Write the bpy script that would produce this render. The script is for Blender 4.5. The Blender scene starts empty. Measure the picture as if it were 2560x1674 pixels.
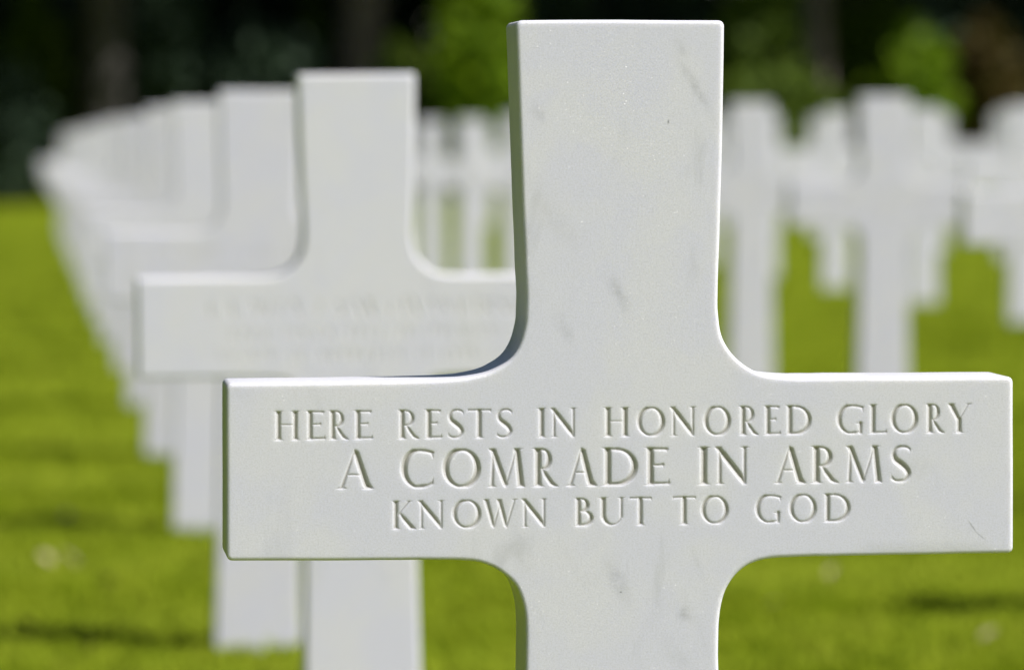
import bpy, bmesh, math, random
import numpy as np
from mathutils import Vector, Matrix
from mathutils.geometry import delaunay_2d_cdt

random.seed(11)
SC = bpy.context.scene
COL = SC.collection
R = math.radians

# ------------------------------------------------------------------ camera
FOC, SENS = 205.0, 36.0
CAM_Z = 0.987
PXW, PXH = 2560.0, 1674.0                    # the photograph's pixels
FPX = PXW * FOC / SENS
VPX, VPY = 70.0, 344.0                       # where the grave rows vanish
PITCH = math.atan((PXH / 2 - VPY) / FPX)
YAW = math.atan((PXW / 2 - VPX) / FPX * math.cos(PITCH))
Y0 = 4.5                                     # front face of the sharp cross
cam_d = bpy.data.cameras.new('camera')
cam = bpy.data.objects.new('camera', cam_d)
COL.objects.link(cam)
cam.location = (0, 0, CAM_Z)
cam.rotation_euler = (R(90) - PITCH, 0, -YAW)
cam_d.lens, cam_d.sensor_width = FOC, SENS
cam_d.clip_start, cam_d.clip_end = 0.1, 3000
cam_d.dof.use_dof = True
cam_d.dof.focus_distance = 4.53
cam_d.dof.aperture_fstop = 7.3
SC.camera = cam

# ------------------------------------------------------------------ light
SUN_EL, SUN_AZ = R(46), R(37)                # azimuth: from +X towards the camera
to_sun = Vector((math.cos(SUN_EL) * math.cos(SUN_AZ), -math.cos(SUN_EL) * math.sin(SUN_AZ), math.sin(SUN_EL)))
world = bpy.data.worlds.new('World')
SC.world = world
world.use_nodes = True
wn = world.node_tree
sky = wn.nodes.new('ShaderNodeTexSky')
sky.sky_type = 'NISHITA'
sky.sun_disc = False
sky.sun_elevation = SUN_EL
sky.sun_rotation = math.atan2(to_sun.x, to_sun.y)
wn.links.new(sky.outputs[0], wn.nodes['Background'].inputs[0])
wn.nodes['Background'].inputs[1].default_value = 0.05
sl = bpy.data.lights.new('sun', 'SUN')
sl.energy, sl.angle, sl.color = 5.0, R(0.53), (1.0, 0.965, 0.91)
so = bpy.data.objects.new('sun', sl)
COL.objects.link(so)
so.rotation_euler = to_sun.to_track_quat('Z', 'Y').to_euler()
so.location = (20, -10, 30)
SC.view_settings.view_transform = 'Standard'
SC.view_settings.look = 'None'
SC.view_settings.gamma = 1
SC.view_settings.exposure = 0.48
SC.cycles.use_denoising = True
SC.cycles.max_bounces = 8

# ------------------------------------------------------------------ helpers
_f = Vector((math.sin(YAW) * math.cos(PITCH), math.cos(YAW) * math.cos(PITCH), -math.sin(PITCH)))
_r = Vector((math.cos(YAW), -math.sin(YAW), 0))
_u = _r.cross(_f)

def ray(px, py):
    return _f + _r * ((px - PXW / 2) / FPX) + _u * ((PXH / 2 - py) / FPX)

def on_plane(px, py, y=Y0):
    d = ray(px, py)
    p = d * (y / d.y)
    return p.x, p.z + CAM_Z

XC = on_plane(1552, 900)[0]                  # axis of the first row of crosses

GRASS_H = .022                               # the soil lies this far below the grass tips' level

def ground_z(x, y):
    return 0.02 * max(-6.0, min(14.0, x - XC)) - .0012 * max(0.0, min(y, 120.0) - 20) - GRASS_H

def on_ground(px, py):
    d = ray(px, py)
    t = CAM_Z / -d.z
    for _ in range(12):
        t = (CAM_Z - ground_z(d.x * t, d.y * t)) / -d.z
    return Vector((d.x * t, d.y * t, CAM_Z + d.z * t))

def tag(o, label=None, cat=None, group=None, kind=None):
    for k, v in (('label', label), ('category', cat), ('group', group), ('kind', kind)):
        if v:
            o[k] = v
    return o

def link(name, me, parent=None):
    o = bpy.data.objects.new(name, me)
    COL.objects.link(o)
    if parent:
        o.parent = parent
    return o

def mesh_from(name, verts, faces, mat=None):
    me = bpy.data.meshes.new(name)
    me.from_pydata([tuple(v) for v in verts], [], faces)
    if mat:
        me.materials.append(mat)
    me.update()
    return me

class NT:
    def __init__(s, name):
        s.m = bpy.data.materials.new(name)
        s.m.use_nodes = True
        s.t = s.m.node_tree
        s.b = s.t.nodes['Principled BSDF']
    def n(s, typ, **kw):
        nd = s.t.nodes.new(typ)
        for k, v in kw.items():
            if k.startswith('i_'):
                nd.inputs[k[2:].replace('_', ' ')].default_value = v
            else:
                setattr(nd, k, v)
        return nd
    def l(s, a, b):
        s.t.links.new(a, b)
    def math(s, op, a, b=None, c=None, clamp=False):
        nd = s.t.nodes.new('ShaderNodeMath')
        nd.operation, nd.use_clamp = op, clamp
        for i, v in enumerate((a, b, c)):
            if v is None:
                continue
            if isinstance(v, (int, float)):
                nd.inputs[i].default_value = v
            else:
                s.l(v, nd.inputs[i])
        return nd.outputs[0]
    def mix(s, fac, a, b, blend='MIX'):
        nd = s.t.nodes.new('ShaderNodeMix')
        nd.data_type, nd.blend_type = 'RGBA', blend
        for i, v in ((0, fac), (6, a), (7, b)):
            if isinstance(v, (int, float)):
                nd.inputs[i].default_value = v
            elif isinstance(v, tuple):
                nd.inputs[i].default_value = v if len(v) == 4 else v + (1,)
            else:
                s.l(v, nd.inputs[i])
        return nd.outputs[2]
    def ramp(s, fac, p0, p1):
        nd = s.t.nodes.new('ShaderNodeMapRange')
        nd.interpolation_type = 'SMOOTHSTEP'
        s.l(fac, nd.inputs[0])
        nd.inputs[1].default_value, nd.inputs[2].default_value = p0, p1
        return nd.outputs[0]

# ------------------------------------------------------------------ materials
def marble(name, streaks=()):
    """white crystalline marble; streaks = (x, z, half length, half width, angle, strength) in object space"""
    k = NT(name)
    tc = k.n('ShaderNodeTexCoord')
    oi = k.n('ShaderNodeObjectInfo')
    off = k.n('ShaderNodeVectorMath', operation='SCALE')
    cmb = k.n('ShaderNodeCombineXYZ')
    k.l(oi.outputs['Random'], cmb.inputs[0]); k.l(oi.outputs['Random'], cmb.inputs[2])
    k.l(cmb.outputs[0], off.inputs[0]); off.inputs['Scale'].default_value = 7.3 if not streaks else 0.0
    add = k.n('ShaderNodeVectorMath', operation='ADD')
    k.l(tc.outputs['Object'], add.inputs[0]); k.l(off.outputs[0], add.inputs[1])
    P = add.outputs[0]
    def noise(scale, detail=3, rough=.5, dist=0, vec=P):
        nd = k.n('ShaderNodeTexNoise')
        nd.inputs['Scale'].default_value = scale
        nd.inputs['Detail'].default_value = detail
        nd.inputs['Roughness'].default_value = rough
        nd.inputs['Distortion'].default_value = dist
        k.l(vec, nd.inputs['Vector'])
        return nd.outputs['Fac']
    cool, warm, grey = (.574, .574, .655), (.592, .590, .640), (.38, .385, .41)
    col = k.mix(k.ramp(noise(11, 3, .55, .6), .40, .60), cool, warm)
    # veins that lean like the ones in the stone
    mp = k.n('ShaderNodeMapping')
    mp.inputs['Rotation'].default_value = (0, R(-28), 0)
    mp.inputs['Scale'].default_value = (1, 1, .32)
    k.l(P, mp.inputs['Vector'])
    vein = k.ramp(noise(22, 5, .62, .8, mp.outputs[0]), .57, .78)
    col = k.mix(k.math('MULTIPLY', vein, .42), col, grey)
    # grain of the crystals
    g = noise(700, 2, .65)
    col = k.mix(k.math('MULTIPLY', k.ramp(g, .35, .75), .42), col, (.42, .42, .425))
    if streaks:
        sep = k.n('ShaderNodeSeparateXYZ')
        k.l(tc.outputs['Object'], sep.inputs[0])
        wob = k.math('MULTIPLY', k.math('SUBTRACT', noise(70, 3), .5), .014)
        brk = k.ramp(noise(130, 4, .65), .30, .62)
        tot = None
        for (sx, sz, la, lb, ang, st) in streaks:
            dx = k.math('SUBTRACT', sep.outputs[0], sx)
            if lb > .001:
                dx = k.math('ADD', dx, wob)
            dz = k.math('SUBTRACT', sep.outputs[2], sz)
            c, s_ = math.cos(R(ang)), math.sin(R(ang))
            a = k.math('DIVIDE', k.math('ADD', k.math('MULTIPLY', dx, c), k.math('MULTIPLY', dz, s_)), la)
            b = k.math('DIVIDE', k.math('SUBTRACT', k.math('MULTIPLY', dz, c), k.math('MULTIPLY', dx, s_)), lb)
            e = k.math('EXPONENT', k.math('MULTIPLY', k.math('ADD', k.math('MULTIPLY', a, a), k.math('MULTIPLY', b, b)), -1.0))
            e = k.math('MULTIPLY', e, min(st * 1.25, 1))
            tot = e if tot is None else k.math('ADD', tot, e)
        tot = k.math('MULTIPLY', tot, k.math('MULTIPLY_ADD', brk, .75, .25), clamp=True)
        col = k.mix(tot, col, (.24, .245, .26))
    if not streaks:                          # every stone has weathered a little differently
        tone = k.math('MULTIPLY_ADD', oi.outputs['Random'], .11, .93)
        col = k.mix(1.0, col, tone, 'MULTIPLY')
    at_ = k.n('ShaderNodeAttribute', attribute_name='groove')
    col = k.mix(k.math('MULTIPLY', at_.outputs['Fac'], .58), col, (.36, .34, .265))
    k.l(col, k.b.inputs['Base Color'])
    # crystal faces: small cells, each with a normal of its own, a few of them catch the sun
    vo = k.n('ShaderNodeTexVoronoi')
    vo.inputs['Scale'].default_value = 900
    k.l(tc.outputs['Object'], vo.inputs['Vector'])
    geo = k.n('ShaderNodeNewGeometry')
    ctr = k.n('ShaderNodeVectorMath', operation='SUBTRACT')
    k.l(vo.outputs['Color'], ctr.inputs[0]); ctr.inputs[1].default_value = (.5, .5, .5)
    sc = k.n('ShaderNodeVectorMath', operation='SCALE')
    k.l(ctr.outputs[0], sc.inputs[0]); sc.inputs['Scale'].default_value = 1.2
    an = k.n('ShaderNodeVectorMath', operation='ADD')
    k.l(geo.outputs['Normal'], an.inputs[0]); k.l(sc.outputs[0], an.inputs[1])
    nn = k.n('ShaderNodeVectorMath', operation='NORMALIZE')
    k.l(an.outputs[0], nn.inputs[0])
    cell = k.math('LESS_THAN', vo.outputs['Distance'], .42)
    k.b.inputs['Roughness'].default_value = .55
    k.b.inputs['Specular IOR Level'].default_value = .28
    k.b.inputs['Coat IOR'].default_value = 1.6
    k.b.inputs['Coat Roughness'].default_value = .33
    k.l(k.math('MULTIPLY', cell, .2), k.b.inputs['Coat Weight'])
    k.l(nn.outputs[0], k.b.inputs['Coat Normal'])
    bp = k.n('ShaderNodeBump')
    bp.inputs['Strength'].default_value = .12
    bp.inputs['Distance'].default_value = .0006
    k.l(g, bp.inputs['Height'])
    k.l(bp.outputs[0], k.b.inputs['Normal'])
    k.b.inputs['Subsurface Weight'].default_value = 1.0
    k.b.inputs['Subsurface Radius'].default_value = (1.0, .95, .86)
    k.b.inputs['Subsurface Scale'].default_value = .0085
    return k.m

def lawn_mat(name='mown_grass', blades=False):
    k = NT(name)
    tc = k.n('ShaderNodeTexCoord')
    def noise(scale, detail=3, rough=.55, sc=(1, 1, 1)):
        mp = k.n('ShaderNodeMapping')
        mp.inputs['Scale'].default_value = sc
        k.l(tc.outputs['Object'], mp.inputs['Vector'])
        nd = k.n('ShaderNodeTexNoise')
        nd.inputs['Scale'].default_value = scale
        nd.inputs['Detail'].default_value = detail
        nd.inputs['Roughness'].default_value = rough
        k.l(mp.outputs[0], nd.inputs['Vector'])
        return nd.outputs['Fac']
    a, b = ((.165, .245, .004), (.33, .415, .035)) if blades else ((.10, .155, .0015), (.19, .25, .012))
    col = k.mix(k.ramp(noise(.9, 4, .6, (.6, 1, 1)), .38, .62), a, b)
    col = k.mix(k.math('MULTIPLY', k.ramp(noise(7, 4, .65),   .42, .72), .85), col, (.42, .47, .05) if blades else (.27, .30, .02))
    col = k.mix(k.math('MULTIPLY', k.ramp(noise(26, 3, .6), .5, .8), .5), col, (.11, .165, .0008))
    if blades:
        geo = k.n('ShaderNodeNewGeometry')
        col = k.mix(k.math('MULTIPLY', geo.outputs['Random Per Island'], .45), col, (.42, .48, .03))
        tr = k.n('ShaderNodeBsdfTranslucent')
        k.l(col, tr.inputs['Color'])
        mx = k.n('ShaderNodeMixShader')
        mx.inputs[0].default_value = .4
        k.l(k.b.outputs[0], mx.inputs[1]); k.l(tr.outputs[0], mx.inputs[2])
        k.l(mx.outputs[0], k.t.nodes['Material Output'].inputs[0])
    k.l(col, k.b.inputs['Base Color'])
    k.b.inputs['Roughness'].default_value = .8
    k.b.inputs['Specular IOR Level'].default_value = .03
    bp = k.n('ShaderNodeBump')
    bp.inputs['Strength'].default_value = .8
    bp.inputs['Distance'].default_value = .04
    k.l(noise(16, 6, .7), bp.inputs['Height'])
    k.l(bp.outputs[0], k.b.inputs['Normal'])
    return k.m

def leaf_mat(name, c0, c1, trans=.25):
    k = NT(name)
    geo = k.n('ShaderNodeNewGeometry')
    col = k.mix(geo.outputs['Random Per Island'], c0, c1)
    k.l(col, k.b.inputs['Base Color'])
    k.b.inputs['Roughness'].default_value = .6
    k.b.inputs['Specular IOR Level'].default_value = .2
    tr = k.n('ShaderNodeBsdfTranslucent')
    k.l(col, tr.inputs['Color'])
    mx = k.n('ShaderNodeMixShader')
    mx.inputs[0].default_value = trans
    out = k.t.nodes['Material Output']
    k.l(k.b.outputs[0], mx.inputs[1]); k.l(tr.outputs[0], mx.inputs[2])
    k.l(mx.outputs[0], out.inputs[0])
    return k.m

def bark_mat(name, c0, c1):
    k = NT(name)
    tc = k.n('ShaderNodeTexCoord')
    mp = k.n('ShaderNodeMapping')
    mp.inputs['Scale'].default_value = (6, 6, 1.2)
    k.l(tc.outputs['Object'], mp.inputs['Vector'])
    nd = k.n('ShaderNodeTexNoise')
    nd.inputs['Scale'].default_value = 3
    nd.inputs['Detail'].default_value = 5
    k.l(mp.outputs[0], nd.inputs['Vector'])
    k.l(k.mix(k.ramp(nd.outputs['Fac'], .35, .65), c0, c1), k.b.inputs['Base Color'])
    k.b.inputs['Roughness'].default_value = .9
    bp = k.n('ShaderNodeBump')
    bp.inputs['Strength'].default_value = .8
    bp.inputs['Distance'].default_value = .03
    k.l(nd.outputs['Fac'], bp.inputs['Height'])
    k.l(bp.outputs[0], k.b.inputs['Normal'])
    return k.m

# ------------------------------------------------------------------ the lawn
def axis(lo, hi, step, far):
    a = list(np.arange(lo, hi + 1e-6, step))
    out = []
    s, v = step, hi
    while v < far:
        s *= 1.5
        v += s
        out.append(v)
    pre = []
    s, v = step, lo
    while v > -far:
        s *= 1.5
        v -= s
        pre.append(v)
    return pre[::-1] + a + out

M_LAWN = lawn_mat()
gx, gy = axis(-12, 30, .5, 900), axis(0, 110, 1.0, 900)
gv = [(x, y, ground_z(x, y)) for y in gy for x in gx]
nx = len(gx)
gf = [(j * nx + i, j * nx + i + 1, (j + 1) * nx + i + 1, (j + 1) * nx + i) for j in range(len(gy) - 1) for i in range(nx - 1)]
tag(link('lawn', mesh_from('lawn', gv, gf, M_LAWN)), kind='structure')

# blades of the lawn where the photograph looks at it, finer near the camera
gq = np.random.default_rng(6)
NB = 520000
by = 7.5 * (92 / 7.5) ** gq.random(NB)
bx = gq.uniform(-.08, .235, NB) * by + gq.uniform(-1.2, 1.2, NB)
clump = (np.sin(bx * 31 + 3 * np.sin(by * 9)) * np.sin(by * 27 + 2 * np.sin(bx * 13)) + np.sin(bx * 11 + by * 4) * np.sin(by * 9 - bx * 5)) * .5
bh = (.022 + .012 * clump) * gq.uniform(.6, 1.35, NB)
bw = .0035 + .00035 * by
bz = np.array([ground_z(a, b) for a, b in zip(bx, by)])
an = gq.uniform(0, 2 * np.pi, NB)
ln, la = gq.uniform(0, 1.5, NB) * bh, gq.uniform(0, 2 * np.pi, NB)
co = np.empty((NB, 3, 3), dtype=np.float32)
co[:, 0] = np.stack([bx - bw * np.cos(an), by - bw * np.sin(an), bz - .003], 1)
co[:, 1] = np.stack([bx + bw * np.cos(an), by + bw * np.sin(an), bz - .003], 1)
co[:, 2] = np.stack([bx + ln * np.cos(la), by + ln * np.sin(la), bz + bh], 1)
gm = bpy.data.meshes.new('grass')
gm.vertices.add(NB * 3); gm.loops.add(NB * 3); gm.polygons.add(NB)
gm.vertices.foreach_set('co', co.ravel())
gm.loops.foreach_set('vertex_index', np.arange(NB * 3, dtype=np.int32))
gm.polygons.foreach_set('loop_start', np.arange(0, NB * 3, 3, dtype=np.int32))
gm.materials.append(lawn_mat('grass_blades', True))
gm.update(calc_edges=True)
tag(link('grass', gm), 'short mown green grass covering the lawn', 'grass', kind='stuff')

# ------------------------------------------------------------------ Roman letters as chisel strokes
TH, TN = .103, .048          # half widths of thick and thin strokes, in cap heights

def arc(cx, cy, rx, ry, a0, a1, w, n=22, ex=1.0):
    pts = []
    for i in range(n + 1):
        a = R(a0 + (a1 - a0) * i / n)
        c, s = math.cos(a), math.sin(a)
        wd = w(a) if callable(w) else w
        pts.append((cx + rx * c, cy + ry * s, wd))
    return pts

def wr_(a):                   # thick at the sides, thin at top and foot, axis a little tilted
    return TN + .008 + (TH * .95 - TN) * abs(math.cos(a - R(-14))) ** 1.3

def stem(x, w=TH, y0=0.0, y1=1.0, foot=True, head=True):
    p = [[(x, y0, w * (1.18 if foot else 1)), (x, y0 + .14, w), (x, y1 - .14, w), (x, y1, w * (1.18 if head else 1))]]
    for on, y, d in ((foot, y0, 1), (head, y1, -1)):
        if on:
            p.append([(x - w - .075, y + d * .008, .012), (x - w * .4, y + d * .03, .042), (x + w * .4, y + d * .03, .042), (x + w + .075, y + d * .008, .012)])
    return p

def bar(x0, x1, y, w=TN, end=.075, d=-1):
    return [[(x0, y, w), (x1 - .10, y, w), (x1 - .01, y + d * .01, w * 1.2)], [(x1 - .03, y, w), (x1, y + d * end, .018)]]

def letter(ch, W):
    S = []
    if ch == 'I':
        S += stem(W / 2)
    elif ch == 'H':
        S += stem(.165) + stem(W - .165)
        S.append([(.165, .53, .036), (W - .165, .53, .036)])
    elif ch in 'EL':
        S += stem(.165, head=True, foot=True)
        if ch == 'E':
            S += bar(.16, W - .06, .955) + bar(.16, W - .16, .53, TN * .9, .06, 1) + [[(W - .17, .53, .03), (W - .15, .46, .015)]]
        S += bar(.16, W - .01, .05, TN, .11, 1)
    elif ch == 'T':
        S += stem(W / 2, head=False)
        S += [[(.05, .955, TN), (W - .05, .955, TN)], [(.06, .95, TN), (.015, .87, .015)], [(W - .06, .95, TN), (W - .015, .87, .015)]]
    elif ch in 'RB':
        S += stem(.165)
        if ch == 'R':
            bx = W * .80 - TH
            S.append([(.165, .955, TN)] + [(.30, .955, TN)] + arc(.30, .71, bx - .28, .245, 90, -90, lambda a: wr_(a) * .85, 14) + [(.165, .465, TN * .8)])
            S.append([(W * .42, .46, .05), (W * .57, .28, TH * .72), (W * .76, .09, TH * .75), (W * .97, .0, .05)])
        else:
            bx = W * .80 - TH
            S.append([(.165, .955, TN), (.28, .955, TN)] + arc(.28, .745, bx - .28, .21, 90, -90, wr_, 14) + [(.165, .535, TN * .7)])
            S.append([(.165, .535, TN * .7), (.30, .535, TN)] + arc(.30, .29, W - TH - .30, .245, 90, -90, wr_, 14) + [(.165, .045, TN)])
    elif ch == 'O':
        S.append(arc(W / 2, .5, W / 2 - TH * .9, .5 - TN + .02, 0, 360, wr_, 40))
    elif ch in 'CG':
        rx, ry, cx = W * .53 - TH * .9, .5 - TN + .02, W * .53
        S.append(arc(cx, .5, rx, ry, 84, 280, wr_, 34))
        e0 = (cx + rx * math.cos(R(84)), .5 + ry * math.sin(R(84)), wr_(R(84)))
        e1 = (cx + rx * math.cos(R(280)), .5 + ry * math.sin(R(280)), wr_(R(280)))
        S += [[e0, (W * .76, .945, .055), (W - .06, .905, .055)], [(W - .075, .90, .052), (W - .035, .74, .012)]]
        if ch == 'C':
            S += [[e1, (W * .78, .065, .052), (W - .07, .13, .052)], [(W - .07, .12, .05), (W - .035, .27, .012)]]
        else:
            S += [[e1, (W * .74, .055, .055), (W - .15, .10, .06)]]
            S += [[(W - .13, .02, TH * .7), (W - .13, .36, TH * .85)], [(W - .32, .375, .014), (W - .16, .36, .04), (W, .375, .014)]]
    elif ch == 'D':
        S += stem(.165)
        S.append([(.165, .955, TN), (W * .40, .955, TN)] + arc(W * .40, .5, W * .60 - TH * .95, .455, 90, -90, wr_, 24) + [(.165, .045, TN)])
    elif ch == 'N':
        S += stem(.135, TN * 1.25, foot=True, head=False) + stem(W - .135, TN * 1.25, foot=False)
        S.append([(.0, .985, .02), (.10, .95, TH * .8), (.22, .80, TH), (W - .22, .18, TH), (W - .13, .0, .05)])
    elif ch == 'A':
        ap = W * .49
        S += [[(ap, 1.0, .03), (ap + .035, .90, TH * .9), (W - .20, .12, TH), (W - .13, 0, TH * 1.1)],
              [(ap, .97, TN * .8), (.13, 0, TN * 1.3)], [(.27 * W + .02, .36, .034), (W * .70, .36, .034)]]
        S += [[(.0, .008, .012), (.08, .03, .035), (.2, .03, .035), (.26, .008, .012)], [(W - .32, .008, .012), (W - .2, .03, .04), (W - .08, .03, .04), (W, .008, .012)]]
    elif ch == 'M':
        S += [[(.16, .97, TN * .9), (.12, 0, TN * 1.3)], [(.04, .985, .02), (.16, .93, TH * .85), (W * .48, .08, TH * .8), (W * .49, .0, .03)],
              [(W - .22, .97, TN), (W * .49, .03, TN * .8)], [(W - .22, 1.0, TH * .9), (W - .20, .86, TH * .9), (W - .12, .12, TH), (W - .11, 0, TH * 1.1)]]
        S += [[(.0, .008, .012), (.07, .03, .035), (.17, .03, .035), (.24, .008, .012)], [(W - .25, .008, .012), (W - .15, .03, .04), (W - .06, .03, .04), (W, .008, .012)],
              [(W - .28, .99, .02), (W - .18, .97, .04), (W - .05, .992, .012)]]
    elif ch == 'K':
        S += stem(.165)
        S += [[(.20, .45, TN), (W * .72, .97, TN * 1.1)], [(W * .36, .56, TN), (W * .52, .36, TH * .95), (W * .82, .06, TH), (W * .96, 0, .06)],
              [(W * .58, .99, .015), (W * .70, .97, .04), (W * .88, .992, .012)]]
    elif ch == 'W':
        S += [[(.14, .97, TH * .95), (W * .30, .10, TH * .8), (W * .315, .0, .03)], [(W * .315, .02, TN), (W * .50, .85, TN * .9)],
              [(W * .47, .98, TH * .95), (W * .66, .10, TH * .8), (W * .675, .0, .03)], [(W * .675, .02, TN), (W - .12, .97, TN * 1.1)]]
        S += [[(.0, .992, .012), (.10, .97, .045), (.2, .97, .04), (.28, .992, .012)], [(W - .24, .992, .012), (W - .12, .97, .04), (W, .992, .012)]]
    elif ch == 'U':
        S += stem(.165, TH, .3, 1.0, foot=False) + stem(W - .165, TN * 1.3, .3, 1.0, foot=False)
        S.append([(.165, .42, TH)] + [(x, y, TN + (TH - TN) * max(0, -math.cos(R(180 + i * 180 / 16)))) for i, (x, y, _) in enumerate(arc(W / 2, .40, W / 2 - .165, .36, 180, 360, TN, 16))] + [(W - .165, .42, TN * 1.3)])
    elif ch == 'Y':
        S += [[(.13, .98, TH), (W * .46, .46, TH * .9)], [(W - .13, .98, TN * .9), (W * .50, .47, TN * .9)]]
        S += stem(W * .48, TH, 0, .48, head=False)
        S += [[(.0, .992, .012), (.1, .97, .045), (.22, .97, .04), (.30, .992, .012)], [(W - .24, .992, .012), (W - .12, .97, .045), (W, .992, .012)]]
    elif ch == 'S':
        pts = [(.90, .86, .03), (.78, .94, .05), (.55, .965, .055), (.30, .92, .065), (.17, .78, .08), (.24, .62, .095), (.48, .50, .108), (.72, .37, .10), (.83, .22, .085), (.68, .075, .065), (.44, .035, .055), (.20, .06, .05), (.09, .15, .025)]
        fine = []
        for i in range(len(pts) - 1):
            p0, p1, p2, p3 = pts[max(i - 1, 0)], pts[i], pts[i + 1], pts[min(i + 2, len(pts) - 1)]
            for q in range(4):
                t = q / 4
                fine.append(tuple(.5 * (2 * b + (c - a) * t + (2 * a - 5 * b + 4 * c - d) * t * t + (3 * b - a - 3 * c + d) * t ** 3) for a, b, c, d in zip(p0, p1, p2, p3)))
        fine.append(pts[-1])
        S.append([(x * W, y, w) for x, y, w in fine])
        S += [[(W * .80, .93, .045), (W * .90, .90, .03), (W * .90, .80, .012)], [(W * .16, .07, .045), (W * .06, .10, .03), (W * .06, .22, .012)]]
    return S

def groove(D, xs, zs, strokes, to_xz, H, slope, clip=True):
    """deepen D (depth in metres) by V-cut strokes given in cap-height units"""
    x0, zb = to_xz
    for st in strokes:
        P = np.array([(x0 + x * H, zb + y * H, w * H) for x, y, w in st])
        m = P[:, 2].max() + .001
        i0, i1 = np.searchsorted(xs, P[:, 0].min() - m), np.searchsorted(xs, P[:, 0].max() + m)
        j0, j1 = np.searchsorted(zs, P[:, 1].min() - m), np.searchsorted(zs, P[:, 1].max() + m)
        if i1 <= i0 or j1 <= j0:
            continue
        X, Z = np.meshgrid(xs[i0:i1], zs[j0:j1])
        best = np.zeros_like(X)
        for a, b in zip(P[:-1], P[1:]):
            d = b[:2] - a[:2]
            L2 = max((d * d).sum(), 1e-12)
            t = np.clip(((X - a[0]) * d[0] + (Z - a[1]) * d[1]) / L2, 0, 1)
            dist = np.hypot(X - a[0] - t * d[0], Z - a[1] - t * d[1])
            best = np.maximum(best, (a[2] + t * (b[2] - a[2]) - dist) * slope)
        if clip:
            lim = np.minimum(Z - (zb - .012 * H), (zb + 1.012 * H) - Z) * slope * 1.3
            best = np.minimum(best, np.maximum(lim, 0))
        D[j0:j1, i0:i1] = np.maximum(D[j0:j1, i0:i1], best)

# ------------------------------------------------------------------ cross solid
def catmull(pts, n):
    out = []
    for i in range(len(pts) - 1):
        p0 = pts[i - 1] if i else pts[0]
        p1, p2 = pts[i], pts[i + 1]
        p3 = pts[i + 2] if i + 2 < len(pts) else pts[-1]
        # centripetal style: limit tangents by the shorter neighbour so long straight runs stay straight
        L = math.dist(p1, p2)
        def tang(a, b, c):
            la, lb = math.dist(a, b), math.dist(b, c)
            if la < 1e-9 or lb < 1e-9:
                return ((c[0] - a[0]) / max(la + lb, 1e-9), (c[1] - a[1]) / max(la + lb, 1e-9))
            ta = ((b[0] - a[0]) / la, (b[1] - a[1]) / la)
            tb = ((c[0] - b[0]) / lb, (c[1] - b[1]) / lb)
            v = (ta[0] * lb + tb[0] * la, ta[1] * lb + tb[1] * la)
            q = math.hypot(*v)
            return (v[0] / q, v[1] / q)
        t1, t2 = tang(p0, p1, p2), tang(p1, p2, p3)
        for q in range(n):
            t = q / n
            h = (2 * t ** 3 - 3 * t * t + 1, t ** 3 - 2 * t * t + t, -2 * t ** 3 + 3 * t * t, t ** 3 - t * t)
            out.append(tuple(h[0] * p1[c] + h[1] * L * t1[c] + h[2] * p2[c] + h[3] * L * t2[c] for c in (0, 1)))
    out.append(pts[-1])
    return out

def build_outline(runs, rc, n=4):
    """runs: list of open curves whose ends are the corners; returns a closed loop with rounded corners"""
    runs = [catmull(r, n) for r in runs]
    loop = []
    for i, r in enumerate(runs):
        nxt = runs[(i + 1) % len(runs)]
        loop += [p for p in r[1:-1]]
        c = Vector(r[-1])
        a = (Vector(r[-2]) - c).normalized()
        b = (Vector(nxt[1]) - c).normalized()
        half = a.angle(b) / 2
        tl = rc / math.tan(half)
        ctr = c + (a + b).normalized() * (rc / math.sin(half))
        s, e = c + a * tl - ctr, c + b * tl - ctr
        a0 = math.atan2(s.y, s.x)
        da = math.atan2(s.x * e.y - s.y * e.x, s.dot(e))
        loop += [(ctr.x + rc * math.cos(a0 + da * q / 5), ctr.y + rc * math.sin(a0 + da * q / 5)) for q in range(6)]
    return loop

def inset(loop, d):
    n = len(loop)
    out = []
    area = sum(loop[i][0] * loop[(i + 1) % n][1] - loop[(i + 1) % n][0] * loop[i][1] for i in range(n))
    sg = 1 if area > 0 else -1
    for i in range(n):
        a, b, c = Vector(loop[i - 1]), Vector(loop[i]), Vector(loop[(i + 1) % n])
        d1, d2 = (b - a).normalized(), (c - b).normalized()
        n1, n2 = Vector((-d1.y, d1.x)) * sg, Vector((-d2.y, d2.x)) * sg
        m = n1 + n2
        m = m / max(m.dot(n1), .3)
        out.append((b.x + m.x * d, b.y + m.y * d))
    return out

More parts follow.
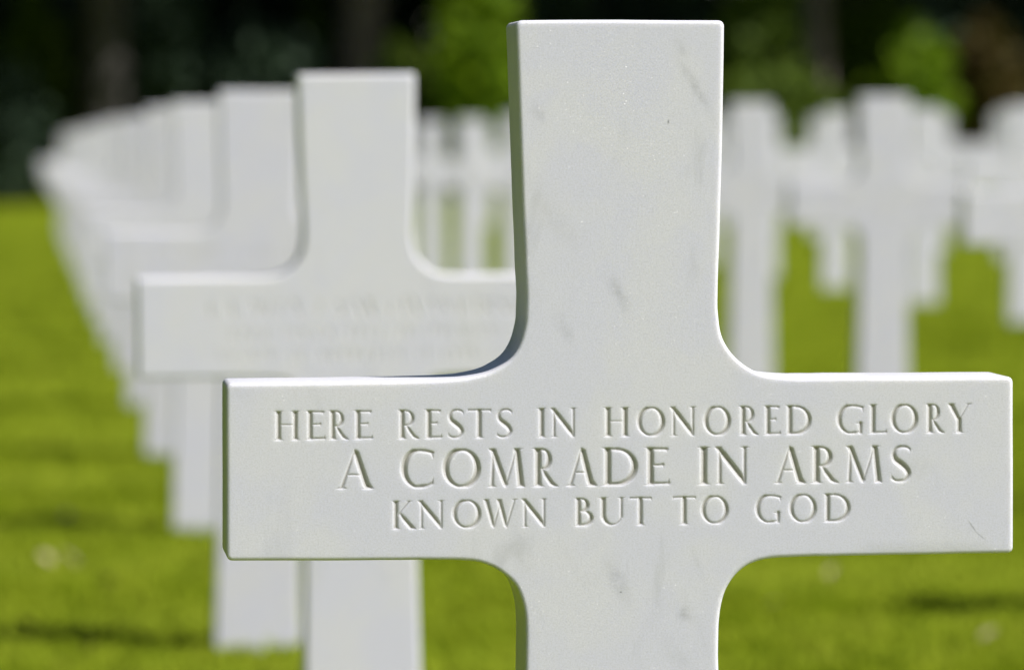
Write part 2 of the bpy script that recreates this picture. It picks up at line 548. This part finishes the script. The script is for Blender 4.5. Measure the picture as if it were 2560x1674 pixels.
def cross_mesh(name, loop, thick, bev, rect, step, carve, mat):
    """loop in (x, z); front face at y = 0 looking to -y; carve(D, xs, zs) fills the depth grid of the lettered rectangle"""
    n = len(loop)
    verts, faces, smooth = [], [], []
    rings = []
    for k in range(5):
        ph = R(90 * k / 4)
        lp = inset(loop, bev * (1 - math.sin(ph)))
        rings.append((lp, bev * (1 - math.cos(ph))))
    for k in range(5):
        ph = R(90 - 90 * k / 4)
        lp = inset(loop, bev * (1 - math.sin(ph)))
        rings.append((lp, thick - bev * (1 - math.cos(ph))))
    for lp, y in rings:
        verts += [(x, y, z) for x, z in lp]
    for k in range(len(rings) - 1):
        for i in range(n):
            j = (i + 1) % n
            faces.append((k * n + i, k * n + j, (k + 1) * n + j, (k + 1) * n + i))
            smooth.append(True)
    faces.append(tuple((len(rings) - 1) * n + i for i in range(n)))
    smooth.append(False)
    # lettered rectangle as a height field
    xs = np.arange(rect[0], rect[1], step)
    zs = np.arange(rect[2], rect[3], step)
    D = np.zeros((len(zs), len(xs)))
    carve(D, xs, zs)
    D[0, :] = D[-1, :] = 0
    D[:, 0] = D[:, -1] = 0
    base = len(verts)
    nxs = len(xs)
    for j, z in enumerate(zs):
        for i, x in enumerate(xs):
            verts.append((float(x), float(D[j, i]), float(z)))
    for j in range(len(zs) - 1):
        for i in range(nxs - 1):
            a = base + j * nxs + i
            faces.append((a, a + 1, a + nxs + 1, a + nxs))
            smooth.append(True)
    # the rest of the front face
    bl = [base + i for i in range(nxs)] + [base + j * nxs + nxs - 1 for j in range(1, len(zs))]
    bl += [base + (len(zs) - 1) * nxs + i for i in range(nxs - 2, -1, -1)] + [base + j * nxs for j in range(len(zs) - 2, 0, -1)]
    ids = list(range(n)) + bl
    co = [Vector((verts[i][0], verts[i][2])) for i in ids]
    ed = [(i, (i + 1) % n) for i in range(n)] + [(n + i, n + (i + 1) % len(bl)) for i in range(len(bl))]
    vo, _, fo, ov, _, _ = delaunay_2d_cdt(co, ed, [], 1, 1e-7)
    remap = [ids[o[0]] if o else None for o in ov]
    for f in fo:
        cx = sum(vo[i].x for i in f) / len(f)
        cz = sum(vo[i].y for i in f) / len(f)
        if xs[0] < cx < xs[-1] and zs[0] < cz < zs[-1]:
            continue
        g = [remap[i] for i in f]
        if None in g or len(set(g)) < 3:
            continue
        faces.append(tuple(g))
        smooth.append(True)
    me = bpy.data.meshes.new(name)
    me.from_pydata(verts, [], faces)
    me.polygons.foreach_set('use_smooth', smooth)
    me.materials.append(mat)
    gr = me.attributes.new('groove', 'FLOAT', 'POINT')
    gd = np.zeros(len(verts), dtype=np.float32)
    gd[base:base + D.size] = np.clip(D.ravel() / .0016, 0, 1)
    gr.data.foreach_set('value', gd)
    bm = bmesh.new()
    bm.from_mesh(me)
    bmesh.ops.recalc_face_normals(bm, faces=bm.faces)
    # the bevel meets the flat faces along a crisp line of normals
    for e in bm.edges:
        if len(e.link_faces) == 2 and all(abs(v.co.y) < 1e-7 or abs(v.co.y - thick) < 1e-7 for v in e.verts):
            fl = [abs(f.normal.y) > .9999 for f in e.link_faces]
            if fl[0] != fl[1] and not all(rect[0] - .01 < v.co.x < rect[1] + .01 and rect[2] - .01 < v.co.z < rect[3] + .01 for v in e.verts):
                e.smooth = False
    bm.to_mesh(me)
    bm.free()
    return me

THICK = .097
# the sharp cross: its own outline, measured on its face
T = lambda pts: [on_plane(x, y) for x, y in pts]
runs_main = [
    T([(1290, 51), (1550, 50), (1811, 52)]),
    T([(1811, 52), (1804.7, 410), (1797, 660), (1794.5, 740), (1795.5, 781), (1800, 821), (1810, 853), (1824, 876), (1845, 899), (1868, 917), (1895, 931), (1925, 939), (1970, 943), (2100, 943.5), (2533, 941)]),
    T([(2533, 941), (2533, 1381)]),
    T([(2533, 1381), (2100, 1389), (1979, 1391.5), (1920, 1396), (1888, 1404), (1862, 1417), (1837, 1438), (1818, 1466), (1805, 1505), (1798, 1549), (1796, 1613), (1797, 1700), (1800, 2200), (1808, 3700)]),
    T([(1808, 3700), (1300, 3700)]),
    T([(1300, 3700), (1309, 2200), (1314, 1700), (1315, 1581), (1312.5, 1530), (1303.5, 1492), (1287.5, 1460), (1265, 1438), (1240, 1420.5), (1208, 1407), (1160, 1400), (1100, 1399), (900, 1400), (566, 1401)]),
    T([(566, 1401), (566, 958)]),
    T([(566, 958), (900, 953.5), (1050, 951), (1120, 948), (1163, 944), (1200, 937), (1240, 922), (1276, 897), (1299, 861), (1312, 815), (1315.5, 767), (1312, 660), (1302.5, 410), (1290, 51)]),
]
loop_main = build_outline(runs_main, .0045, 4)
LX, LZ = XC, 0.0              # the object's origin: the foot of the cross on the lawn
# hand-worn edges: a few tenths of a millimetre of unevenness
loop_main = [(x - LX + .00010 * math.sin(z * 210 + 1.5 * math.sin(z * 67)), z - LZ + .00010 * math.sin(x * 190 + 2 * math.sin(x * 71))) for x, z in loop_main]

Z1 = 3.71875
def L_(ox, items):
    return [(c, ox + a / Z1, ox + b / Z1) for c, a, b in items]
line1 = L_(660, [('H', 90, 335), ('E', 385, 568), ('R', 595, 785), ('E', 830, 1008), ('R', 1240, 1442), ('E', 1488, 1652), ('S', 1702, 1868), ('T', 1885, 2117), ('S', 2155, 2318)]) + \
    L_(1260, [('I', 295, 405), ('N', 430, 682), ('H', 922, 1170), ('O', 1232, 1500), ('N', 1542, 1792), ('O', 1852, 2112), ('R', 2178, 2368)]) + \
    L_(1860, [('E', 178, 338), ('D', 382, 632), ('G', 860, 1118), ('L', 1155, 1325), ('O', 1360, 1622), ('R', 1682, 1862), ('Y', 1888, 2122)])
line2 = L_(660, [('A', 672, 1024), ('C', 1268, 1588), ('O', 1655, 2018), ('M', 2076, 2428)]) + \
    L_(1260, [('R', 258, 497), ('A', 572, 872), ('D', 908, 1248), ('E', 1305, 1538), ('I', 1805, 1910), ('N', 1960, 2284)]) + \
    L_(1860, [('A', 270, 584), ('R', 618, 878), ('M', 938, 1288), ('S', 1358, 1565)])
line3 = L_(660, [('K', 1182, 1414), ('N', 1430, 1684), ('O', 1746, 2022), ('W', 2030, 2362)]) + \
    L_(1260, [('N', 160, 408), ('B', 650, 836), ('U', 880, 1135), ('T', 1158, 1378), ('T', 1562, 1788), ('O', 1828, 2092)]) + \
    L_(1860, [('G', 102, 352), ('O', 415, 680), ('D', 735, 994)])
def lin(x, xa, ya, xb, yb):
    return ya + (yb - ya) * (x - xa) / (xb - xa)
LINES = [(line1, lambda x: lin(x, 690, 1100.5, 2400, 1081.5), lambda x: 73.5),
         (line2, lambda x: lin(x, 880, 1222.0, 2260, 1204.5), lambda x: lin(x, 880, 99, 2260, 92)),
         (line3, lambda x: lin(x, 1000, 1322.5, 2100, 1304.0), lambda x: 71.5)]
rng = random.Random(3)

def carve_main(D, xs, zs):
    for items, basef, hf in LINES:
        for ch, xa, xb in items:
            yb = basef((xa + xb) / 2)
            x0, zb = on_plane(xa, yb)
            x1, zt = on_plane(xb, yb - hf((xa + xb) / 2))
            H = zt - zb
            groove(D, xs, zs, letter(ch, (x1 - x0) / H), (x0 - LX, zb - LZ), H, .76)

M_MAIN = marble('white_marble', streaks=[tuple([on_plane(x, y)[0] - LX, on_plane(x, y)[1] - LZ, a * .000309, b * .000309, an, st]) for x, y, a, b, an, st in [
    (1738, 215, 62, 11, -60, .30), (1704, 122, 24, 18, -70, .14), (1342, 283, 26, 14, -60, .18), (1545, 733, 42, 14, -62, .28),
    (1411, 825, 45, 14, -65, .14), (1406, 570, 60, 30, -50, .08), (1305, 1375, 55, 22, -80, .12), (1545, 1450, 46, 17, -65, .26),
    (1710, 1532, 18, 15, -40, .34), (1747, 1412, 40, 10, -75, .10), (1560, 1210, 60, 40, -60, .06), (1350, 500, 70, 30, -65, .07),
    (2431, 1315, 17, 1.9, -55, .55), (2452, 1339, 13, 1.7, -40, .5), (1671, 305, 5, 2.2, 80, .8), (1552, 1479, 2.5, 2, 0, .9), (1300, 700, 90, 40, -70, .05), (1690, 1640, 60, 20, -55, .09)]])
M_STONE = marble('white_marble_plain')
ra, rb = on_plane(655, 1356), on_plane(2478, 1000)
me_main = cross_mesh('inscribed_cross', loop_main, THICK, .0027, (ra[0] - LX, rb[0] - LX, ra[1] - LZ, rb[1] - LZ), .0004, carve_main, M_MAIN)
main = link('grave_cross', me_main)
main.location = (LX, Y0, LZ)
ROWS = 'white marble crosses standing in rows on the lawn'
tag(main, 'sharp white marble cross in the foreground, inscribed HERE REST' + 'S IN HONORED GLORY', 'grave marker', ROWS)

# ------------------------------------------------------------------ the other crosses
PX = .00030887
def G(pts):
    return [(x * PX, (3539 - y) * PX) for x, y in pts]
rt = [(260, 51), (253, 410), (244.5, 660), (241, 740), (242, 781), (247, 821), (257, 853), (271, 876), (292, 899), (315, 917), (342, 931), (372, 940), (417, 945), (547, 946), (981, 946)]
rl = [(981, 1389), (547, 1392), (426, 1394), (367, 1398), (335, 1405), (309, 1418), (284, 1439), (265, 1467), (252, 1506), (245, 1550), (243, 1613), (242, 1700), (248, 2200), (263, 3000), (278, 3700)]
mir = lambda p: [(-x, y) for x, y in reversed(p)]
runs_gen = [G([(-260, 51), (260, 51)]), G(rt), G([(981, 946), (981, 1389)]), G(rl), G([(278, 3700), (-278, 3700)]), G(mir(rl)), G([(-981, 1389), (-981, 946)]), G(mir(rt))]
loop_gen = build_outline(runs_gen, .0047, 3)

def carve_gen(D, xs, zs):
    # worn lines of lettering too blurred to read: rows of short chisel strokes
    q = random.Random(8)
    for yb, H_, x0, x1 in ((1130, 84, -690, 800), (1235, 66, -600, 700), (1330, 66, -640, 720)):
        x = x0
        while x < x1:
            w = q.uniform(.45, .8)
            S = []
            for _ in range(q.choice((1, 2, 2))):
                a, b = q.uniform(.08, w), q.uniform(.08, w)
                S.append([(a, q.uniform(0, .2), q.uniform(.05, .10)), (b, q.uniform(.75, 1), q.uniform(.05, .10))])
            groove(D, xs, zs, S, (x * PX, (3539 - yb) * PX), H_ * PX, .7)
            x += (w + (.6 if q.random() < .2 else .12)) * H_

me_gen = cross_mesh('plain_cross', loop_gen, THICK, .0042, (-760 * PX, 860 * PX, (3539 - 1345) * PX, (3539 - 1020) * PX), .0011, carve_gen, M_STONE)
PITCH_Y, PITCH_X = 3.465, 2.2526
ORD = ['first', 'second', 'third', 'fourth', 'fifth', 'sixth', 'seventh', 'eighth', 'ninth', 'tenth', 'eleventh', 'twelfth', 'thirteenth', 'fourteenth', 'fifteenth', 'sixteenth', 'seventeenth', 'eighteenth', 'nineteenth', 'twentieth', 'twenty-first']
NROW = 18
first = None
crng = random.Random(5)
for col in range(0, 6):
    seen = 0
    for row in range(NROW):
        if col == 0 and row == 0:
            continue
        y = Y0 + row * PITCH_Y
        x = XC + col * PITCH_X
        px = PXW / 2 + FPX * (Vector((x, y, 0)).dot(_r)) / (Vector((x, y, 0)).dot(_f))
        if px > 2560 + 5200 * Y0 / y:
            continue
        out = px > 2560 + 1040 * Y0 / y      # only its shadow falls into the view
        if out and row > 6:
            continue
        seen += not out
        if first is None:
            first = o = link('grave_cross', me_gen)
        else:
            o = first.copy()
            COL.objects.link(o)
        o.location = (x + crng.uniform(-.006, .006), y + crng.uniform(-.01, .01), ground_z(x, y) + GRASS_H + crng.uniform(-.008, .008))
        o.rotation_euler = (R(crng.uniform(-.3, .3)), R(crng.uniform(-.3, .3)), R(crng.uniform(-.6, .6)))
        if col == 0:                         # this row drifts a little to the left
            o.location.x -= .0022 * row
            o.location.z -= .006 if row == 2 else 0
        if col == 2 and row == 8:
            o.location.x += .02
        if col == 0 and row == 1:
            o.location = (XC, y, -.003)
            o.rotation_euler = (0, R(-.55), R(.2))
        if col == 0:
            lab = {1: 'slightly blurred cross with worn lettering directly behind the sharp inscribed cross'}.get(row, f'{ORD[row - 1]} cross behind the sharp inscribed one in the left row')
        elif col == 1:
            lab = {1: 'nearest cross in view in the next row right of the sharp cross'}.get(seen, f'blurred cross, {ORD[seen - 1]} from the front in the next row right')
        else:
            lab = f'blurred cross, {ORD[seen - 1]} from the front in the {ORD[col]} row right of the left row'
        if out:
            lab = f'cross just out of view at right in the {"second" if col == 1 else ORD[col]} row, its shadow on the lawn'
        tag(o, lab, 'grave marker', ROWS)

# ------------------------------------------------------------------ fallen leaves on the lawn
k = NT('pale_leaf')
k.b.inputs['Base Color'].default_value = (.42, .36, .20, 1)
k.b.inputs['Roughness'].default_value = .55
M_FALL = k.m
lv, lf = [], []
N = 12
for i in range(N + 1):
    t = i / N
    w = .5 * math.sin(math.pi * t) ** .8 * .62
    for j, s in enumerate((-1, 0, 1)):
        lv.append((w * s, t - .5, .12 * abs(s) * math.sin(math.pi * t) + .10 * (t - .5) ** 2))
for i in range(N):
    for j in range(2):
        a = i * 3 + j
        lf.append((a, a + 1, a + 4, a + 3))
n0 = len(lv)
lv += [(x, y, z + .012) for x, y, z in lv]
lf += [tuple(n0 + q for q in reversed(f)) for f in lf]
me_leaf = mesh_from('fallen_leaf', lv, lf, M_FALL)
for i, (px, py, s, lab) in enumerate([
        (168, 1312, .045, 'single pale leaf on the grass left of the third cross'),
        (115, 1424, .05, 'left one of a pair of pale leaves on the lower left grass'),
        (172, 1424, .07, 'right and brighter one of a pair of pale leaves on the lower left grass'),
        (268, 1482, .045, 'faint yellowish leaf on the grass right below the leaf pair'),
        (66, 1598, .06, 'pale leaf near the shadow at the lower left edge'),
        (225, 1652, .045, 'small pale leaf below the shadow of the third cross at the bottom left'),
        (1925, 1545, .05, 'pale leaf on the grass right of the sharp cross stem'),
        (2470, 1622, .045, 'pale leaf at the bottom right under the dark shadow'),
        (2080, 1460, .04, 'small tan leaf under the right arm of the sharp cross')]):
    o = link('fallen_leaf', me_leaf)
    p = on_ground(px, py)
    o.location = p + Vector((0, 0, .028))
    o.scale = (s * .9, s * .9, s * .9)
    o.rotation_euler = (R(24 + 8 * (i % 3)), R(8 * (i % 4) - 10), R(40 * i))
    tag(o, lab, 'leaf', 'fallen leaves on the lawn')

# ------------------------------------------------------------------ the wood behind
def leaf_cloud(blobs, size, seed):
    """blobs: (x, y, z, rx, ry, rz, count); leaf clumps spread mostly through the outer part of each blob"""
    q = np.random.default_rng(seed)
    V, F = [], []
    for (x, y, z, rx, ry, rz, cnt) in blobs:
        d = q.normal(size=(cnt, 3))
        d /= np.linalg.norm(d, axis=1)[:, None]
        lump = 1 + .22 * np.sin(d[:, 0] * 5 + x * 3) * np.cos(d[:, 2] * 6 + z * 2) + .15 * np.sin(d[:, 1] * 9 + y)
        r = q.uniform(.25, 1, cnt) ** .5 * lump
        c = d * r[:, None] * np.array((rx, ry, rz)) + np.array((x, y, z))
        a = q.normal(size=(cnt, 3)); a /= np.linalg.norm(a, axis=1)[:, None]
        b = np.cross(a, q.normal(size=(cnt, 3))); b /= np.linalg.norm(b, axis=1)[:, None]
        s = (size * q.uniform(.6, 1.4, cnt))[:, None]
        base = len(V)
        quad = np.stack([c - a * s, c + b * s * .5, c + a * s, c - b * s * .5], 1).reshape(-1, 3)
        quad[:, 2] = np.maximum(quad[:, 2], .02)
        V += quad.tolist()
        F += [(base + 4 * i, base + 4 * i + 1, base + 4 * i + 2, base + 4 * i + 3) for i in range(cnt)]
    return V, F

def limb(V, F, path, n=10):
    base = len(V)
    for i, (p, r) in enumerate(path):
        p = Vector(p)
        q = Vector(path[min(i + 1, len(path) - 1)][0]) - Vector(path[max(i - 1, 0)][0])
        q.normalize()
        s = q.cross(Vector((0, 1, .01))).normalized()
        t = q.cross(s)
        for a in range(n):
            an = 2 * math.pi * a / n
            rr = r * (1 + .08 * math.sin(3 * an + i))
            V.append(tuple(p + s * rr * math.cos(an) + t * rr * math.sin(an)))
    for i in range(len(path) - 1):
        for a in range(n):
            b = (a + 1) % n
            F.append((base + i * n + a, base + i * n + b, base + (i + 1) * n + b, base + (i + 1) * n + a))
    F.append(tuple(base + (len(path) - 1) * n + a for a in range(n)))

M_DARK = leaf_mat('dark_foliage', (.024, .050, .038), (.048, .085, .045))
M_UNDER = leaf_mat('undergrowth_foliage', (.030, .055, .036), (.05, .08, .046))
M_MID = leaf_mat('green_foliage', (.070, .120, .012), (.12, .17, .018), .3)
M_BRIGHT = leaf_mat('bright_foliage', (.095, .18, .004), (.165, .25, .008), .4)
M_RUST = leaf_mat('rusty_foliage', (.06, .035, .008), (.07, .065, .012), .3)
M_BARK = bark_mat('grey_bark', (.030, .027, .026), (.065, .058, .056))
M_BARK2 = bark_mat('brown_bark', (.10, .078, .070), (.18, .145, .13))

def tree(x, y, r, h, crown_r, crown_z, bark, leaf, label, seed):
    q = random.Random(seed)
    z0 = ground_z(x, y)
    root = bpy.data.objects.new('tree', None)
    COL.objects.link(root)
    root.location = (x, y, z0)
    V, F = [], []
    bend = [(q.uniform(-.12, .12), q.uniform(-.12, .12)) for _ in range(7)]
    path = [((0, 0, -.15), r * 1.5), ((0, 0, .15), r * 1.25), ((bend[0][0] * .3, 0, .8), r * 1.05), ((bend[1][0] * .6, bend[1][1], 2.2), r), ((bend[2][0], bend[2][1], 4), r * .9), ((bend[3][0] * 2, bend[3][1], h * .6), r * .65), ((bend[4][0] * 3, bend[4][1], h * .9), r * .2)]
    limb(V, F, path)
    for b in range(7):
        an, zz = b * 2.4 + q.uniform(0, 1), q.uniform(max(3.6, crown_z - crown_r * .6), h * .75)
        d = Vector((math.cos(an), math.sin(an), .55))
        p = Vector((0, 0, zz))
        limb(V, F, [(p, r * .35), (p + d * crown_r * .4, r * .22), (p + d * crown_r * .8 + Vector((0, 0, .4)), r * .07)], 6)
    tr = link('trunk', mesh_from('trunk', V, F, bark), root)
    for p in tr.data.polygons:
        p.use_smooth = True
    bl = []
    for b in range(11):
        an, el = b * 2.4, q.uniform(-.5, 1)
        rr = crown_r * q.uniform(.35, .75)
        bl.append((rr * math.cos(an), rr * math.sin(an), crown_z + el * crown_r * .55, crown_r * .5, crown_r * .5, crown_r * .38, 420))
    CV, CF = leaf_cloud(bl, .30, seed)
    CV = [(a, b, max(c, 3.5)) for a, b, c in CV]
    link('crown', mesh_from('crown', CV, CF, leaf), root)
    tag(root, label, 'tree', 'trees at the edge of the wood')
    return root

def at(px, y):
    """x of a photograph column at depth y"""
    d = ray(px, VPY)
    return d.x * y / d.y

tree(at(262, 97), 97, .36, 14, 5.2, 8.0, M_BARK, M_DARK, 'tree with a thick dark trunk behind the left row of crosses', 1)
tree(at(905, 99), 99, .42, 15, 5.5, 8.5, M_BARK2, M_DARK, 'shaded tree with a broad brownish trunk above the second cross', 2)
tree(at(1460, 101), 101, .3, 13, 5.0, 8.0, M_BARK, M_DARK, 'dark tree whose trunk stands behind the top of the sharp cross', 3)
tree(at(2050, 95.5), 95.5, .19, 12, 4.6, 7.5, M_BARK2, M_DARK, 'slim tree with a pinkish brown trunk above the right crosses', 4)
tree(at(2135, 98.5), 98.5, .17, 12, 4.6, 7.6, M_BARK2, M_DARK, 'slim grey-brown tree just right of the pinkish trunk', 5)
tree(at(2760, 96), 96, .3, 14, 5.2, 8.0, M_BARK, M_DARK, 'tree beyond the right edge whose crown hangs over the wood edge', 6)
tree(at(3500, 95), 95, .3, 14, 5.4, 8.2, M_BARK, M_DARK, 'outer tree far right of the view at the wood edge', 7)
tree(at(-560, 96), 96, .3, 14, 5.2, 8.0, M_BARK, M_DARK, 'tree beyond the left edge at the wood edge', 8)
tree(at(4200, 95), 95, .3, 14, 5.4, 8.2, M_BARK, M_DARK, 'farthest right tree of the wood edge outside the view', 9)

def shrub(px, pytop, y, wpx, leaf, label, seed, size=.14, cnt=900, pybot=None):
    """a bush whose top shows at pytop and whose body is wpx wide"""
    x = at(px, y)
    s = y / FPX
    z0 = ground_z(x, y)
    top = CAM_Z + (VPY - pytop) * s - z0
    w = wpx * s / 2
    root = bpy.data.objects.new('shrub', None)
    COL.objects.link(root)
    root.location = (x, y, z0)
    q = random.Random(seed)
    bl = [(0, 0, top * .5, w * .7, w * .7, top * .5, cnt)]
    for b in range(6):
        an = b * 1.05 + q.random()
        bl.append((w * .5 * math.cos(an), w * .5 * math.sin(an), top * q.uniform(.3, .75), w * .5, w * .5, top * .25, cnt // 3))
    V, F = leaf_cloud(bl, size, seed)
    link('foliage', mesh_from('foliage', V, F, leaf), root)
    V, F = [], []
    for b in range(5):
        an = b * 1.3
        limb(V, F, [((.05 * math.cos(an), .05 * math.sin(an), -.05), .04), ((w * .35 * math.cos(an), w * .35 * math.sin(an), top * .6), .02)], 6)
    link('stems', mesh_from('stems', V, F, M_BARK), root)
    tag(root, label, 'shrub', 'shrubs at the edge of the wood')

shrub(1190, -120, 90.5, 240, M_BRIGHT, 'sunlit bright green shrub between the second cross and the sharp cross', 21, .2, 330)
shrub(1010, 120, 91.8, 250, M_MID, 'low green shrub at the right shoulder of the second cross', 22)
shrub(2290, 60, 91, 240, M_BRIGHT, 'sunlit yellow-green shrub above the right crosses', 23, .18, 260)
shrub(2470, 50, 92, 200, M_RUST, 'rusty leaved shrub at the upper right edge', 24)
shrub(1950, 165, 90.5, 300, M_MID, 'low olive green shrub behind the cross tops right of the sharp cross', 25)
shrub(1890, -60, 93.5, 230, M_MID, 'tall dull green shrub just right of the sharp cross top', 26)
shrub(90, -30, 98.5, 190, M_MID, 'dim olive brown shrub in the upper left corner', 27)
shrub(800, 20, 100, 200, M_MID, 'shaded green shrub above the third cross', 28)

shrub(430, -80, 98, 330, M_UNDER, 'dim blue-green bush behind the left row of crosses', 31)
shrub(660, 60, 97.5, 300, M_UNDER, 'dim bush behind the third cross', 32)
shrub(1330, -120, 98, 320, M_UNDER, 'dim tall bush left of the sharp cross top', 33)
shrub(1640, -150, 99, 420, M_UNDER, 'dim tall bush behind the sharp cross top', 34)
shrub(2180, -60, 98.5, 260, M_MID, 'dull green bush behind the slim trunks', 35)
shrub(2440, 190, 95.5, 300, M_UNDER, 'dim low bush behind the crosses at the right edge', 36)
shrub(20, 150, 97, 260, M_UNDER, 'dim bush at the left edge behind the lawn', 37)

# unseen wood, added to block the sky and darken the crosses' left sides
q = random.Random(61)
bl = []
for i in range(130):
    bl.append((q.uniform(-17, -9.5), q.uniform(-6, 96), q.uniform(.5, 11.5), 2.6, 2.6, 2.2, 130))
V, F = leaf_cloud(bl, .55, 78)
tag(link('wood', mesh_from('wood', V, F, M_DARK)), 'unseen dark wood added left of the plot to block the sky', 'wood', kind='stuff')

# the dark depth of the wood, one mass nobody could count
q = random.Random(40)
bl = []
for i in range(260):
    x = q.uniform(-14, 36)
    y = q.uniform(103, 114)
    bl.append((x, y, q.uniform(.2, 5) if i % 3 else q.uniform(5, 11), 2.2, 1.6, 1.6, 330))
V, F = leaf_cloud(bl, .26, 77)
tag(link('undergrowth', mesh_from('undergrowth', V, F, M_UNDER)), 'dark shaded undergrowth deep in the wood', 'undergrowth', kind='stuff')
